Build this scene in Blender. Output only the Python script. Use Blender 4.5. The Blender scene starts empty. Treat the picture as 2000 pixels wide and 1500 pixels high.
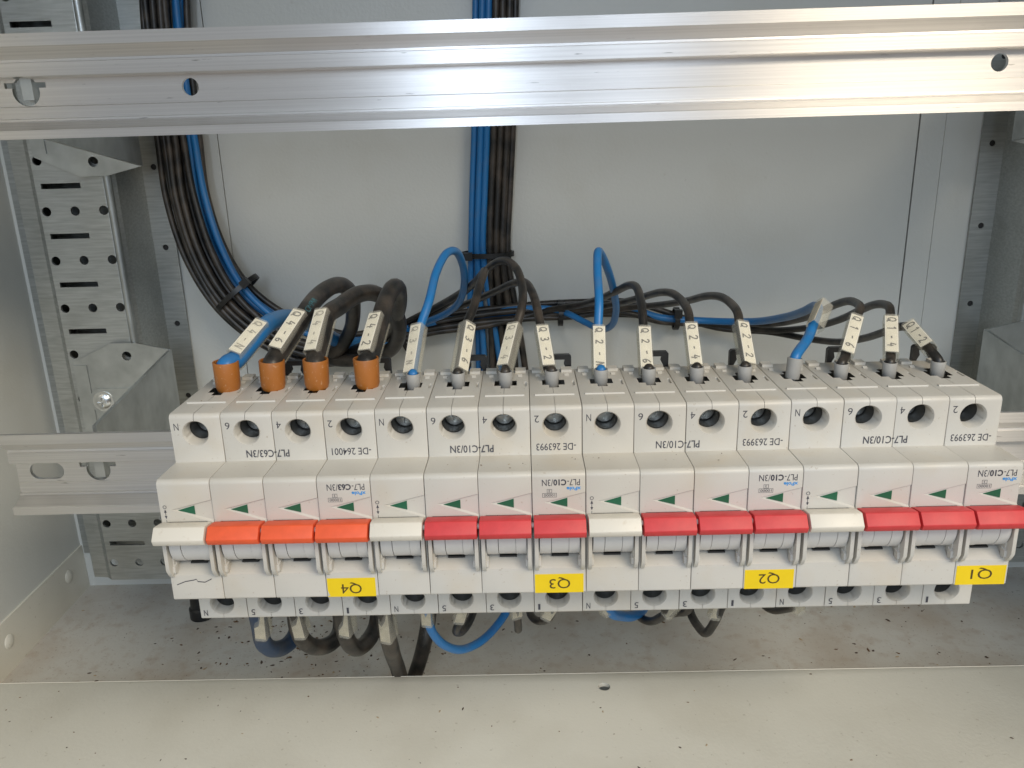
import bpy, math, random
from mathutils import Vector, Matrix
random.seed(7)
S = 0.001                                   # every number below is in millimetres
scene = bpy.context.scene
col = scene.collection

# ------------------------------------------------------------------ camera
FPX = 1651.905
CAM = Vector((121.727, -312.257, 133.749))
RX = Vector((0.999562, 0.009765, -0.02792))
RY = Vector((-0.023622, -0.304547, -0.952204))
RZ = Vector((-0.017801, 0.952447, -0.304184))
cd = bpy.data.cameras.new('camera')
cam = bpy.data.objects.new('camera', cd); col.objects.link(cam)
cd.sensor_fit = 'HORIZONTAL'; cd.sensor_width = 36.0
cd.lens = 36.0 * FPX / 2000.0
cd.clip_start = 0.01; cd.clip_end = 50
m = Matrix.Identity(4)
for i in range(3):
    m[i][0] = RX[i]; m[i][1] = -RY[i]; m[i][2] = -RZ[i]; m[i][3] = CAM[i] * S
cam.matrix_world = m
scene.camera = cam

# ------------------------------------------------------------------ light
w = bpy.data.worlds.new('World'); scene.world = w; w.use_nodes = True
bg = w.node_tree.nodes['Background']
bg.inputs[1].default_value = 0.68            # a pale room above, a brownish floor below
wn = w.node_tree.nodes; wl_ = w.node_tree.links
tc = wn.new('ShaderNodeTexCoord'); sp = wn.new('ShaderNodeSeparateXYZ'); mr = wn.new('ShaderNodeMapRange'); mx = wn.new('ShaderNodeMix'); mx.data_type = 'RGBA'
wl_.new(tc.outputs['Generated'], sp.inputs[0]); wl_.new(sp.outputs[2], mr.inputs[0])
mr.inputs[1].default_value = -0.25; mr.inputs[2].default_value = 0.15
wl_.new(mr.outputs[0], mx.inputs[0]); mx.inputs[6].default_value = (0.30, 0.235, 0.18, 1); mx.inputs[7].default_value = (0.79, 0.90, 1.0, 1)
wl_.new(mx.outputs[2], bg.inputs[0])
def area(name, loc, target, sx, sy, power, color):
    l = bpy.data.lights.new(name, 'AREA'); l.shape = 'RECTANGLE'; l.size = sx; l.size_y = sy
    l.energy = power; l.color = color
    o = bpy.data.objects.new(name, l); col.objects.link(o)
    o.location = loc
    o.rotation_euler = (Vector(target) - Vector(loc)).to_track_quat('-Z', 'Y').to_euler()
    return o
area('window_light', (0.82, -0.98, 0.95), (0.10, 0.0, -0.03), 0.6, 0.5, 14.5, (1.0, 0.87, 0.68))
area('narrow_window_light', (0.02, -1.30, 0.60), (0.1, 0.0, 0.1), 0.10, 0.8, 4.0, (0.72, 0.84, 1.0))
area('slit_window_light', (0.335, -1.30, 0.60), (0.1, 0.0, 0.1), 0.04, 0.8, 1.6, (0.74, 0.85, 1.0))
scene.view_settings.view_transform = 'Standard'
scene.view_settings.look = 'None'
scene.view_settings.exposure = 0.0
scene.view_settings.gamma = 1.0
scene.cycles.max_bounces = 8
scene.cycles.transparent_max_bounces = 16

# ------------------------------------------------------------------ helpers
def ray(px, py):
    a, b = (px - 1000) / FPX, (py - 750) / FPX
    return RX * a + RY * b + RZ
def pix(px, py, y):                           # a pixel and a known depth (mm) give a point
    d = ray(px, py); return CAM + d * ((y - CAM.y) / d.y)
def pixz(px, py, z):
    d = ray(px, py); return CAM + d * ((z - CAM.z) / d.z)

def tag(o, label=None, cat=None, group=None, kind=None):
    if label: o['label'] = label
    if cat: o['category'] = cat
    if group: o['group'] = group
    if kind: o['kind'] = kind
    return o
def empty(name, loc=(0, 0, 0), parent=None):
    o = bpy.data.objects.new(name, None); col.objects.link(o)
    o.location = Vector(loc) * S; o.empty_display_size = 0.01
    if parent: o.parent = parent
    return o

class MB:
    def __init__(s): s.v = []; s.f = []; s.mi = []; s.cur = 0
    def add(s, vs, fs):
        b = len(s.v); s.v += [tuple(q) for q in vs]
        for f in fs: s.f.append([b + i for i in f]); s.mi.append(s.cur)
    def box(s, x0, x1, y0, y1, z0, z1):
        s.add([(x0,y0,z0),(x1,y0,z0),(x1,y1,z0),(x0,y1,z0),(x0,y0,z1),(x1,y0,z1),(x1,y1,z1),(x0,y1,z1)],
              [(0,3,2,1),(4,5,6,7),(0,1,5,4),(1,2,6,5),(2,3,7,6),(3,0,4,7)])
    def prism_x(s, prof, x0, x1):             # prof: (y,z) loop
        n = len(prof)
        s.add([(x0, y, z) for y, z in prof] + [(x1, y, z) for y, z in prof],
              [tuple(range(n)), tuple(range(2*n-1, n-1, -1))] + [(i, i+n, (i+1) % n + n, (i+1) % n) for i in range(n)])
    def prism_y(s, prof, y0, y1):             # prof: (x,z) loop
        n = len(prof)
        s.add([(x, y0, z) for x, z in prof] + [(x, y1, z) for x, z in prof],
              [tuple(range(n)), tuple(range(2*n-1, n-1, -1))] + [(i, i+n, (i+1) % n + n, (i+1) % n) for i in range(n)])
    def loft(s, l0, l1):
        n = len(l0)
        s.add(list(l0) + list(l1), [tuple(range(n)), tuple(range(2*n-1, n-1, -1))] + [(i, i+n, (i+1) % n + n, (i+1) % n) for i in range(n)])
    def cyl(s, p0, p1, r0, r1=None, n=20, caps=True):
        p0 = Vector(p0); p1 = Vector(p1); r1 = r0 if r1 is None else r1
        a = (p1 - p0).normalized(); u = a.orthogonal().normalized(); v = a.cross(u)
        ring = lambda p, r: [p + (u * math.cos(t) + v * math.sin(t)) * r for t in [2*math.pi*i/n for i in range(n)]]
        fs = [(i, (i+1) % n, (i+1) % n + n, i + n) for i in range(n)]
        if caps: fs += [tuple(range(n-1, -1, -1)), tuple(range(n, 2*n))]
        s.add(ring(p0, r0) + ring(p1, r1), fs)
    def lathe(s, p0, axis, prof, n=20):       # prof: (along, radius)
        p0 = Vector(p0); a = Vector(axis).normalized(); u = a.orthogonal().normalized(); v = a.cross(u)
        b = len(s.v)
        for h, r in prof:
            for i in range(n):
                t = 2*math.pi*i/n
                s.v.append(tuple(p0 + a*h + (u*math.cos(t) + v*math.sin(t))*r))
        for k in range(len(prof)-1):
            for i in range(n):
                s.f.append([b+k*n+i, b+k*n+(i+1) % n, b+(k+1)*n+(i+1) % n, b+(k+1)*n+i]); s.mi.append(s.cur)
        s.f.append([b+i for i in range(n-1, -1, -1)]); s.mi.append(s.cur)
        s.f.append([b+(len(prof)-1)*n+i for i in range(n)]); s.mi.append(s.cur)
    def tube(s, path, r, n=12, flat=None):
        P, T, U, V = frames(path)
        b = len(s.v); L = len(P)
        for k in range(L):
            rr = r(k/(L-1)) if callable(r) else r
            for i in range(n):
                t = 2*math.pi*i/n
                s.v.append(tuple(P[k] + (U[k]*math.cos(t) + V[k]*math.sin(t))*rr))
        for k in range(L-1):
            for i in range(n):
                s.f.append([b+k*n+i, b+k*n+(i+1) % n, b+(k+1)*n+(i+1) % n, b+(k+1)*n+i]); s.mi.append(s.cur)
        s.f.append([b+i for i in range(n-1, -1, -1)]); s.mi.append(s.cur)
        s.f.append([b+(L-1)*n+i for i in range(n)]); s.mi.append(s.cur)
    def build(s, name, mats, parent=None, angle=35, loc=None):
        me = bpy.data.meshes.new(name)
        me.from_pydata([(x*S, y*S, z*S) for x, y, z in s.v], [], s.f)
        if not isinstance(mats, (list, tuple)): mats = [mats]
        for q in mats: me.materials.append(q)
        me.polygons.foreach_set('material_index', s.mi)
        import bmesh
        bm = bmesh.new(); bm.from_mesh(me); bmesh.ops.recalc_face_normals(bm, faces=bm.faces); bm.to_mesh(me); bm.free()
        me.polygons.foreach_set('use_smooth', [True]*len(me.polygons))
        me.set_sharp_from_angle(angle=math.radians(angle))
        return link(name, me, parent, loc)
def link(name, me, parent=None, loc=None):
    o = bpy.data.objects.new(name, me); col.objects.link(o)
    if parent: o.parent = parent
    if loc is not None: o.location = Vector(loc) * S
    return o

def catmull(pts, sub=8):
    pts = [Vector(p) for p in pts]
    q = [pts[0]*2 - pts[1]] + pts + [pts[-1]*2 - pts[-2]]
    out = []
    for i in range(1, len(q)-2):
        p0, p1, p2, p3 = q[i-1], q[i], q[i+1], q[i+2]
        t0 = 0; t1 = t0 + max(1e-3, (p1-p0).length)**0.5; t2 = t1 + max(1e-3, (p2-p1).length)**0.5; t3 = t2 + max(1e-3, (p3-p2).length)**0.5
        for k in range(sub):
            t = t1 + (t2-t1)*k/sub
            a1 = p0*((t1-t)/(t1-t0)) + p1*((t-t0)/(t1-t0)); a2 = p1*((t2-t)/(t2-t1)) + p2*((t-t1)/(t2-t1)); a3 = p2*((t3-t)/(t3-t2)) + p3*((t-t2)/(t3-t2))
            b1 = a1*((t2-t)/(t2-t0)) + a2*((t-t0)/(t2-t0)); b2 = a2*((t3-t)/(t3-t1)) + a3*((t-t1)/(t3-t1))
            out.append(b1*((t2-t)/(t2-t1)) + b2*((t-t1)/(t2-t1)))
    out.append(pts[-1])
    return out
def frames(P):
    P = [Vector(p) for p in P]; n = len(P)
    T = [((P[min(i+1, n-1)] - P[max(i-1, 0)]).normalized()) for i in range(n)]
    u = T[0].orthogonal().normalized(); U = []; V = []
    for i in range(n):
        u = (u - T[i]*u.dot(T[i])).normalized(); U.append(u.copy()); V.append(T[i].cross(u))
    return P, T, U, V

def apply_mods(o):
    dg = bpy.context.evaluated_depsgraph_get(); dg.update()
    me = bpy.data.meshes.new_from_object(o.evaluated_get(dg))
    o.modifiers.clear(); o.data = me
    return o
def cut(o, cutters, bevel=0.0, angle=35):
    if bevel:
        b = o.modifiers.new('b', 'BEVEL'); b.width = bevel*S; b.segments = 2; b.limit_method = 'ANGLE'; b.angle_limit = math.radians(40)
    cs = []
    for mb in cutters:
        c = mb.build('cutter', [], o.parent, 35, o.location/S); cs.append(c)
        q = o.modifiers.new('c', 'BOOLEAN'); q.operation = 'DIFFERENCE'; q.object = c; q.solver = 'EXACT'
    apply_mods(o)
    for c in cs:
        me = c.data; bpy.data.objects.remove(c); bpy.data.meshes.remove(me)
    me = o.data
    me.polygons.foreach_set('use_smooth', [True]*len(me.polygons))
    me.set_sharp_from_angle(angle=math.radians(angle))
    return o
def join_mesh(o, mb, mat):                     # weld extra solid pieces of the same moulding into the mesh
    e = mb.build('extra', mat)
    import bmesh
    bm = bmesh.new(); bm.from_mesh(o.data); bm.from_mesh(e.data); bm.to_mesh(o.data); bm.free()
    me = e.data; bpy.data.objects.remove(e); bpy.data.meshes.remove(me)
    o.data.polygons.foreach_set('use_smooth', [True]*len(o.data.polygons))
    o.data.set_sharp_from_angle(angle=math.radians(35))

# ------------------------------------------------------------------ materials
def mat(name, base, rough=0.5, metal=0.0, spots=(), bump=None, vary=None, spec=0.5, coat=0.0):
    """spots: (scale, low, high, colour, amount) noise-masked stains; vary: (scale, amount) brightness noise; bump: (scale, strength[, stretch])"""
    M = bpy.data.materials.new(name); M.use_nodes = True
    nt = M.node_tree; N = nt.nodes; L = nt.links; p = N['Principled BSDF']
    p.inputs['Roughness'].default_value = rough; p.inputs['Metallic'].default_value = metal
    p.inputs['Specular IOR Level'].default_value = spec
    if coat: p.inputs['Coat Weight'].default_value = coat; p.inputs['Coat Roughness'].default_value = 0.2
    tc = N.new('ShaderNodeTexCoord'); geo = N.new('ShaderNodeNewGeometry')
    pos = geo.outputs['Position']
    rgb = N.new('ShaderNodeRGB'); rgb.outputs[0].default_value = (*base, 1); c = rgb.outputs[0]
    def noise(scale, stretch=None, detail=4, dist=0.0):
        n = N.new('ShaderNodeTexNoise'); n.inputs['Scale'].default_value = scale; n.inputs['Detail'].default_value = detail; n.inputs['Distortion'].default_value = dist
        if stretch:
            mp = N.new('ShaderNodeMapping'); mp.inputs['Scale'].default_value = stretch; L.new(pos, mp.inputs[0]); L.new(mp.outputs[0], n.inputs['Vector'])
        else: L.new(pos, n.inputs['Vector'])
        return n.outputs[0]
    if vary:
        mr = N.new('ShaderNodeMapRange'); mr.inputs[1].default_value = 0.3; mr.inputs[2].default_value = 0.7
        mr.inputs[3].default_value = 1 - vary[1]; mr.inputs[4].default_value = 1 + vary[1]
        L.new(noise(vary[0], vary[2] if len(vary) > 2 else None), mr.inputs[0])
        mx = N.new('ShaderNodeMix'); mx.data_type = 'RGBA'; mx.blend_type = 'MULTIPLY'; mx.inputs[0].default_value = 1
        L.new(c, mx.inputs[6]); L.new(mr.outputs[0], mx.inputs[7]); c = mx.outputs[2]
    for sp in spots:
        mr = N.new('ShaderNodeMapRange'); mr.inputs[1].default_value = sp[1]; mr.inputs[2].default_value = sp[2]
        mr.inputs[3].default_value = 0; mr.inputs[4].default_value = sp[4]
        L.new(noise(sp[0], sp[5] if len(sp) > 5 else None, 6), mr.inputs[0])
        mx = N.new('ShaderNodeMix'); mx.data_type = 'RGBA'
        L.new(mr.outputs[0], mx.inputs[0]); L.new(c, mx.inputs[6]); mx.inputs[7].default_value = (*sp[3], 1); c = mx.outputs[2]
    L.new(c, p.inputs['Base Color'])
    if bump:
        b = N.new('ShaderNodeBump'); b.inputs['Strength'].default_value = bump[1]; b.inputs['Distance'].default_value = 0.0005
        L.new(noise(bump[0], bump[2] if len(bump) > 2 else None), b.inputs['Height']); L.new(b.outputs[0], p.inputs['Normal'])
    M['_'] = 1
    return M
DUST = (0.36, 0.27, 0.16)
M_white = mat('white_moulded_plastic', (0.575, 0.56, 0.52), 0.42, spots=[(9, 0.5, 0.75, (0.50, 0.44, 0.34), 0.35), (900, 0.67, 0.74, (0.26, 0.18, 0.10), 0.4), (60, 0.52, 0.75, (0.55, 0.46, 0.33), 0.35)], bump=(1800, 0.05))
M_drum = mat('white_drum_plastic', (0.64, 0.63, 0.61), 0.35, bump=(1800, 0.03))
M_cream = mat('cream_toggle_plastic', (0.68, 0.64, 0.56), 0.4, spots=[(500, 0.62, 0.75, (0.45, 0.36, 0.25), 0.3)], bump=(1500, 0.05))
M_red = mat('red_toggle_plastic', (0.60, 0.045, 0.05), 0.5, vary=(300, 0.06), bump=(1500, 0.06))
M_orange = mat('orange_toggle_plastic', (0.78, 0.105, 0.032), 0.5, vary=(300, 0.06), bump=(1500, 0.06))
M_green = mat('green_indicator', (0.012, 0.11, 0.055), 0.4)
M_dark = mat('dark_cavity_fill', (0.02, 0.02, 0.02), 0.6)
M_well = mat('dark_grey_terminal_plastic', (0.085, 0.085, 0.08), 0.4)
M_screw = mat('terminal_screw_steel', (0.40, 0.40, 0.37), 0.3, metal=0.9, vary=(800, 0.2))
M_ink = mat('grey_print_ink', (0.06, 0.06, 0.075), 0.5, vary=(2500, 0.5))
M_inkblue = mat('blue_print_ink', (0.05, 0.30, 0.72), 0.5)
M_pen = mat('pen_ink', (0.035, 0.035, 0.05), 0.6, vary=(1500, 0.5))
M_penfaint = mat('faded_pen_ink', (0.36, 0.35, 0.34), 0.6, vary=(900, 0.3))
M_teal = mat('teal_cable_ink', (0.05, 0.16, 0.19), 0.5, vary=(900, 0.6))
M_yellow = mat('yellow_sticker', (0.83, 0.60, 0.015), 0.32, vary=(120, 0.04))
M_stickink = mat('sticker_ink', (0.075, 0.05, 0.012), 0.5)
M_paper = mat('paper_insert', (0.92, 0.90, 0.85), 0.6, vary=(250, 0.06))
M_paperdim = mat('shade_toned_paper_insert', (0.50, 0.45, 0.36), 0.7, vary=(300, 0.2))  # shade on the lower sleeves painted into the paper colour
M_black = mat('black_wire_insulation', (0.014, 0.0135, 0.013), 0.4, spots=[(110, 0.42, 0.70, (0.095, 0.075, 0.058), 0.7), (1500, 0.64, 0.72, (0.22, 0.19, 0.15), 0.3)], bump=(900, 0.1))
M_blue = mat('blue_wire_insulation', (0.016, 0.165, 0.43), 0.38, spots=[(160, 0.5, 0.75, (0.10, 0.16, 0.28), 0.4)], bump=(900, 0.06))
M_bluedark = mat('dirty_shaded_blue_insulation', (0.012, 0.045, 0.11), 0.5, spots=[(120, 0.4, 0.7, (0.07, 0.07, 0.07), 0.6)])  # dirt, plus the shade below Q4 put into the blue
M_tie = mat('black_nylon', (0.013, 0.013, 0.013), 0.38)
M_ferrule = mat('grey_ferrule_plastic', (0.34, 0.335, 0.32), 0.45, vary=(300, 0.06))
M_brown = mat('brown_ferrule_plastic', (0.36, 0.125, 0.022), 0.4, spots=[(700, 0.62, 0.7, (0.6, 0.45, 0.3), 0.3)], vary=(90, 0.08))
M_galv = mat('galvanised_steel', (0.44, 0.455, 0.44), 0.42, metal=0.75, spots=[(40, 0.5, 0.75, (0.26, 0.26, 0.23), 0.4)], vary=(500, 0.14, (0.15, 1, 2.0)), bump=(900, 0.10, (0.1, 1, 2.2)))
M_galvd = mat('galvanised_bracket_steel', (0.45, 0.47, 0.46), 0.36, metal=0.8, vary=(90, 0.16), bump=(500, 0.05))
M_bright = mat('bright_zinc_screw', (0.75, 0.77, 0.78), 0.2, metal=1.0)
PAINT = (0.635, 0.645, 0.615)
M_paint = mat('light_grey_enamel', PAINT, 0.33, spots=[(14, 0.55, 0.8, (0.42, 0.38, 0.28), 0.25), (260, 0.70, 0.78, (0.36, 0.33, 0.26), 0.2)], bump=(650, 0.22))
M_paint2 = mat('light_grey_enamel_lit_dusty', (0.72, 0.70, 0.62), 0.42, spots=[(18, 0.45, 0.8, (0.40, 0.36, 0.27), 0.35), (420, 0.67, 0.72, (0.30, 0.26, 0.18), 0.3), (1500, 0.71, 0.76, (0.18, 0.15, 0.10), 0.35)], bump=(650, 0.16))  # same enamel with warm light painted into a paler base; dust specks over it
M_floor = mat('dirty_floor_enamel', (0.60, 0.585, 0.54), 0.5, spots=[(22, 0.42, 0.75, (0.36, 0.26, 0.17), 0.5), (150, 0.52, 0.85, (0.32, 0.19, 0.10), 0.45), (700, 0.62, 0.72, (0.20, 0.12, 0.07), 0.4)], bump=(500, 0.25))
M_grit = [mat('grit_dark', (0.075, 0.05, 0.035), 0.8), mat('grit_brown', (0.14, 0.075, 0.035), 0.8), mat('grit_tan', (0.42, 0.33, 0.22), 0.8)]

def brushed():
    M = mat('brushed_aluminium', (0.74, 0.725, 0.71), 0.38, metal=1.0, vary=(1400, 0.07, (0.004, 1, 1)), bump=(2200, 0.10, (0.003, 1, 1)), spots=[(900, 0.70, 0.76, (0.12, 0.11, 0.10), 0.7, (0.10, 1, 1))])
    nt = M.node_tree; p = nt.nodes['Principled BSDF']
    p.inputs['Anisotropic'].default_value = 0.95
    cx = nt.nodes.new('ShaderNodeCombineXYZ'); cx.inputs[2].default_value = 1.0
    nt.links.new(cx.outputs[0], p.inputs['Tangent'])
    return M
M_alu = brushed()
def clear():
    M = bpy.data.materials.new('clear_sleeve_plastic'); M.use_nodes = True
    nt = M.node_tree; N = nt.nodes; p = N['Principled BSDF']
    p.inputs['Base Color'].default_value = (0.86, 0.83, 0.74, 1); p.inputs['Roughness'].default_value = 0.22
    t = N.new('ShaderNodeBsdfTransparent'); t.inputs[0].default_value = (0.965, 0.955, 0.92, 1)
    mx = N.new('ShaderNodeMixShader'); mx.inputs[0].default_value = 0.16
    nt.links.new(t.outputs[0], mx.inputs[1]); nt.links.new(p.outputs[0], mx.inputs[2])
    nt.links.new(mx.outputs[0], N['Material Output'].inputs[0])
    return M
M_clear = clear()

# ------------------------------------------------------------------ lettering
FONT_CACHE = {}
def text_polys(s, bold=0.0):
    k = (s, bold)
    if k not in FONT_CACHE:
        c = bpy.data.curves.new('t', 'FONT'); c.body = s; c.size = 1.0; c.resolution_u = 3; c.offset = bold; c.fill_mode = 'FRONT'
        o = bpy.data.objects.new('t', c); col.objects.link(o)
        dg = bpy.context.evaluated_depsgraph_get(); dg.update()
        me = bpy.data.meshes.new_from_object(o.evaluated_get(dg))
        FONT_CACHE[k] = ([tuple(v.co) for v in me.vertices], [tuple(p.vertices) for p in me.polygons])
        bpy.data.objects.remove(o); bpy.data.curves.remove(c); bpy.data.meshes.remove(me)
    return FONT_CACHE[k]
def put_text(mb, s, x0, x1, z0, z1, y, flip=True, bold=0.0, slope=0.0):
    """lettering filling the rectangle x0..x1, z0..z1 on a face looking to -Y; flip: upside down as on the breakers"""
    vs, fs = text_polys(s, bold)
    ax = min(v[0] for v in vs); bx = max(v[0] for v in vs); az = min(v[1] for v in vs); bz = max(v[1] for v in vs)
    out = []
    for v in vs:
        u = (v[0]-ax)/max(1e-6, bx-ax); t = (v[1]-az)/max(1e-6, bz-az)
        if flip: u = 1-u; t = 1-t
        z = z0 + (z1-z0)*t
        out.append((x0 + (x1-x0)*u, y + slope*z, z))
    mb.add(out, fs)
GL = {
 'Q': [[(.62,.55),(.55,.85),(.32,.98),(.1,.82),(.04,.5),(.14,.18),(.36,.05),(.56,.2),(.62,.55)], [(.34,.34),(.5,.12),(.72,-.05)]],
 '1': [[(.12,.75),(.36,1),(.34,0)]],
 '2': [[(.06,.78),(.2,.98),(.46,.97),(.55,.75),(.4,.45),(.08,.05),(.25,.08),(.62,.04)]],
 '3': [[(.08,.92),(.35,1),(.52,.8),(.4,.58),(.22,.52),(.45,.46),(.56,.24),(.36,.02),(.06,.1)]],
 '4': [[(.3,1),(.08,.4),(.6,.42)], [(.46,.68),(.42,0)]],
 '6': [[(.5,.98),(.22,.72),(.08,.32),(.2,.05),(.44,.05),(.54,.28),(.4,.46),(.14,.36)]],
 'N': [[(.08,0),(.12,1),(.5,.05),(.56,1)]],
 '-': [[(.12,.5),(.5,.54)]],
}
def scribble(mb, s, org, right, up, size, width, adv=0.82):
    x = 0.0; nrm = right.cross(up)
    for ch in s:
        jit = random.uniform(-.06, .06); sc = random.uniform(.9, 1.08)
        for st in GL[ch]:
            pts = [Vector((x + a*sc + jit*b, b*sc)) for a, b in st]
            for p, q in zip(pts[:-1], pts[1:]):
                d = (q-p); L = d.length
                if L < 1e-6: continue
                d /= L; nn = Vector((-d.y, d.x)) * (width/size/2); p2 = p - d*0.02; q2 = q + d*0.02
                quad = [p2-nn, q2-nn, q2+nn, p2+nn]
                mb.add([org + right*(v.x*size) + up*(v.y*size) + nrm*0.03 for v in quad], [(0, 1, 2, 3)])
        x += adv if ch != '-' else adv*0.8
def arc(cy, cz, r, a0, a1, n=5):
    return [(cy + r*math.cos(math.radians(a0 + (a1-a0)*i/n)), cz + r*math.sin(math.radians(a0 + (a1-a0)*i/n))) for i in range(n+1)]

# ------------------------------------------------------------------ cabinet (the setting)
WALL_X, WALL_R, BACK, FLOOR = -158.0, 455.0, 155.0, -142.0
ZT = 330.0
b = MB(); b.box(-39.6, 330.8, BACK, BACK+2, FLOOR-4, ZT)
back = tag(b.build('back_panel', M_paint), kind='structure')
b = MB(); b.box(WALL_X-2, -40.0, BACK-0.3, BACK+2, FLOOR-4, ZT); b.build('panel', M_paint, back)
b = MB(); b.box(331.7, 344.8, BACK+0.2, BACK+2, FLOOR-4, ZT); b.build('panel', M_paint, back)
b = MB(); b.box(344.9, WALL_R+2, BACK-0.3, BACK+2, FLOOR-4, ZT); b.build('panel', M_paint, back)
b = MB(); b.box(-42, 347, BACK+3, BACK+4, FLOOR-4, ZT); b.build('backing', M_dark, back)
b = MB(); b.box(WALL_X-2, WALL_X, -190, BACK+2, -113.6, ZT); wl = tag(b.build('wall_left', M_paint), kind='structure')
# the pressed floor tray: its side flange laps the wall, with dimples where it is fixed
b = MB(); b.box(WALL_X-3, WALL_X+1.2, 10, BACK-0.5, FLOOR-2, -113.6); b.build('tray_flange', M_paint2, wl)
for yy, zz in ((135, -124), (72, -126)):
    b = MB(); b.lathe((WALL_X+1.2, yy, zz), (1, 0, 0), [(-0.5, 4.2), (0.2, 4.0), (0.9, 2.8), (1.2, 1.2)], 20); b.build('dimple', M_paint2, wl)
b = MB(); b.box(WALL_R, WALL_R+2, -190, BACK+2, FLOOR-4, ZT); tag(b.build('wall_right', M_paint), kind='structure')  # unseen front reach extended to shade the right of the back panel
b = MB(); b.box(WALL_X-2, WALL_R, 18, BACK+1, FLOOR-2, FLOOR); tag(b.build('floor', M_floor), kind='structure')
b = MB(); b.prism_x([(22, -115), (20.8, -116.8), (20.2, -117), (20.2, FLOOR-2), (22.4, FLOOR-2), (22.6, -116)], WALL_X-2, WALL_R)
b2 = MB(); b2.prism_x([(22.2, -115.4), (21.6, -115), (-190, -115), (-190, -117), (22.2, -117)], WALL_X-2, WALL_R)
led = tag(b2.build('front_ledge', M_paint2), kind='structure')
c = MB(); c.cyl((153.5, 12, -130), (153.5, 12, -105), 2.75, n=28); cut(led, [c])
b.build('ledge_upstand', M_paint2, led)
b = MB(); b.box(WALL_X, WALL_R, -189, 19, FLOOR-1, FLOOR); b.build('ledge_underside', M_paint2, led)

b = MB(); b.box(WALL_X-2, WALL_R+2, -190, BACK+2, ZT, ZT+2); tag(b.build('unseen_cabinet_roof', M_paint), kind='structure')  # unseen; forward reach shaped to keep the key light off the back panel

# ------------------------------------------------------------------ mounting struts
def strut(mirror, label):
    sx = (lambda x: 294.0 - x) if mirror else (lambda x: x)
    Yf, Yb, z0, z1 = 119.5, 152.6, -118.0, ZT-10
    root = empty('mounting_strut', (sx(-104), Yf, z0)); base = Vector((sx(-104), Yf, z0))
    tag(root, label, 'strut', 'perforated steel struts at the sides of the cabinet')
    t = 1.5
    prof = [(-155, Yb), (-136.5, Yb), (-134.5, Yf+4), (-126, Yf+3), (-122.5, Yf), (-88, Yf), (-84.5, Yf+1.4), (-83, Yf+4), (-81.8, Yb), (-69.5, Yb)]
    front = [(sx(x)-base.x, y-base.y) for x, y in prof]
    backp = [(sx(x)-base.x, y-base.y) for x, y in [(-69.5, Yb+0.7), (-83.4, Yb+0.7), (-84.5, Yf+4.5), (-87.6, Yf+t), (-123, Yf+t), (-126.5, Yf+3+t), (-133, Yf+5.6), (-135, Yb+0.7), (-155, Yb+0.7)]]
    loop = front + backp
    n = len(loop); b = MB()
    b.add([(x, y, 0) for x, y in loop] + [(x, y, z1-z0) for x, y in loop], [tuple(range(n)), tuple(range(2*n-1, n-1, -1))] + [(i, i+n, (i+1) % n + n, (i+1) % n) for i in range(n)])
    o = b.build('strut_body', M_galv, root, 25)
    cs = []
    c = MB(); c2 = MB(); zs = 105.6
    for k in range(-6, 9):
        z = zs - 25*k - z0
        xa, xb = sorted((sx(-119.6)-base.x, sx(-99.6)-base.x))
        c.box(xa, xb, -3, 4, z-1.35, z+1.35)
        for x in (-119.2, -104.6, -90.0):
            if z-12.5 > 6: c.cyl((sx(x)-base.x, -3, z-12.5), (sx(x)-base.x, 4, z-12.5), 2.35, n=18)
    for z in (112, 69, 26, -17, 155):
        c2.cyl((sx(-75.5)-base.x, 30, z-z0), (sx(-75.5)-base.x, 40, z-z0), 1.6, n=14)
    cut(o, [c, c2], angle=25)
    b = MB(); b.cyl((sx(-86.0)-base.x, 0.9, 0.5), (sx(-86.0)-base.x, 0.9, z1-z0-0.5), 2.0, n=16); b.build('edge_bead', M_galvd, root, 50)
    # inner web behind the perforations; black plate paints shade behind the flange holes
    b = MB(); xa, xb = sorted((sx(-131)-base.x, sx(-85.5)-base.x)); b.box(xa, xb, 30, 33, 2, z1-z0-2); b.build('inner_web', M_galv, root)
    b = MB(); xa, xb = sorted((sx(-80)-base.x, sx(-71)-base.x)); b.box(xa, xb, 34.1, 34.8, 2, z1-z0-2); b.build('shade_plate', M_dark, root)
    return root
strut(False, 'perforated galvanised strut at the lit side wall beside breaker Q4')
strut(True, 'perforated galvanised strut in shade beyond breaker Q1')

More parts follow.
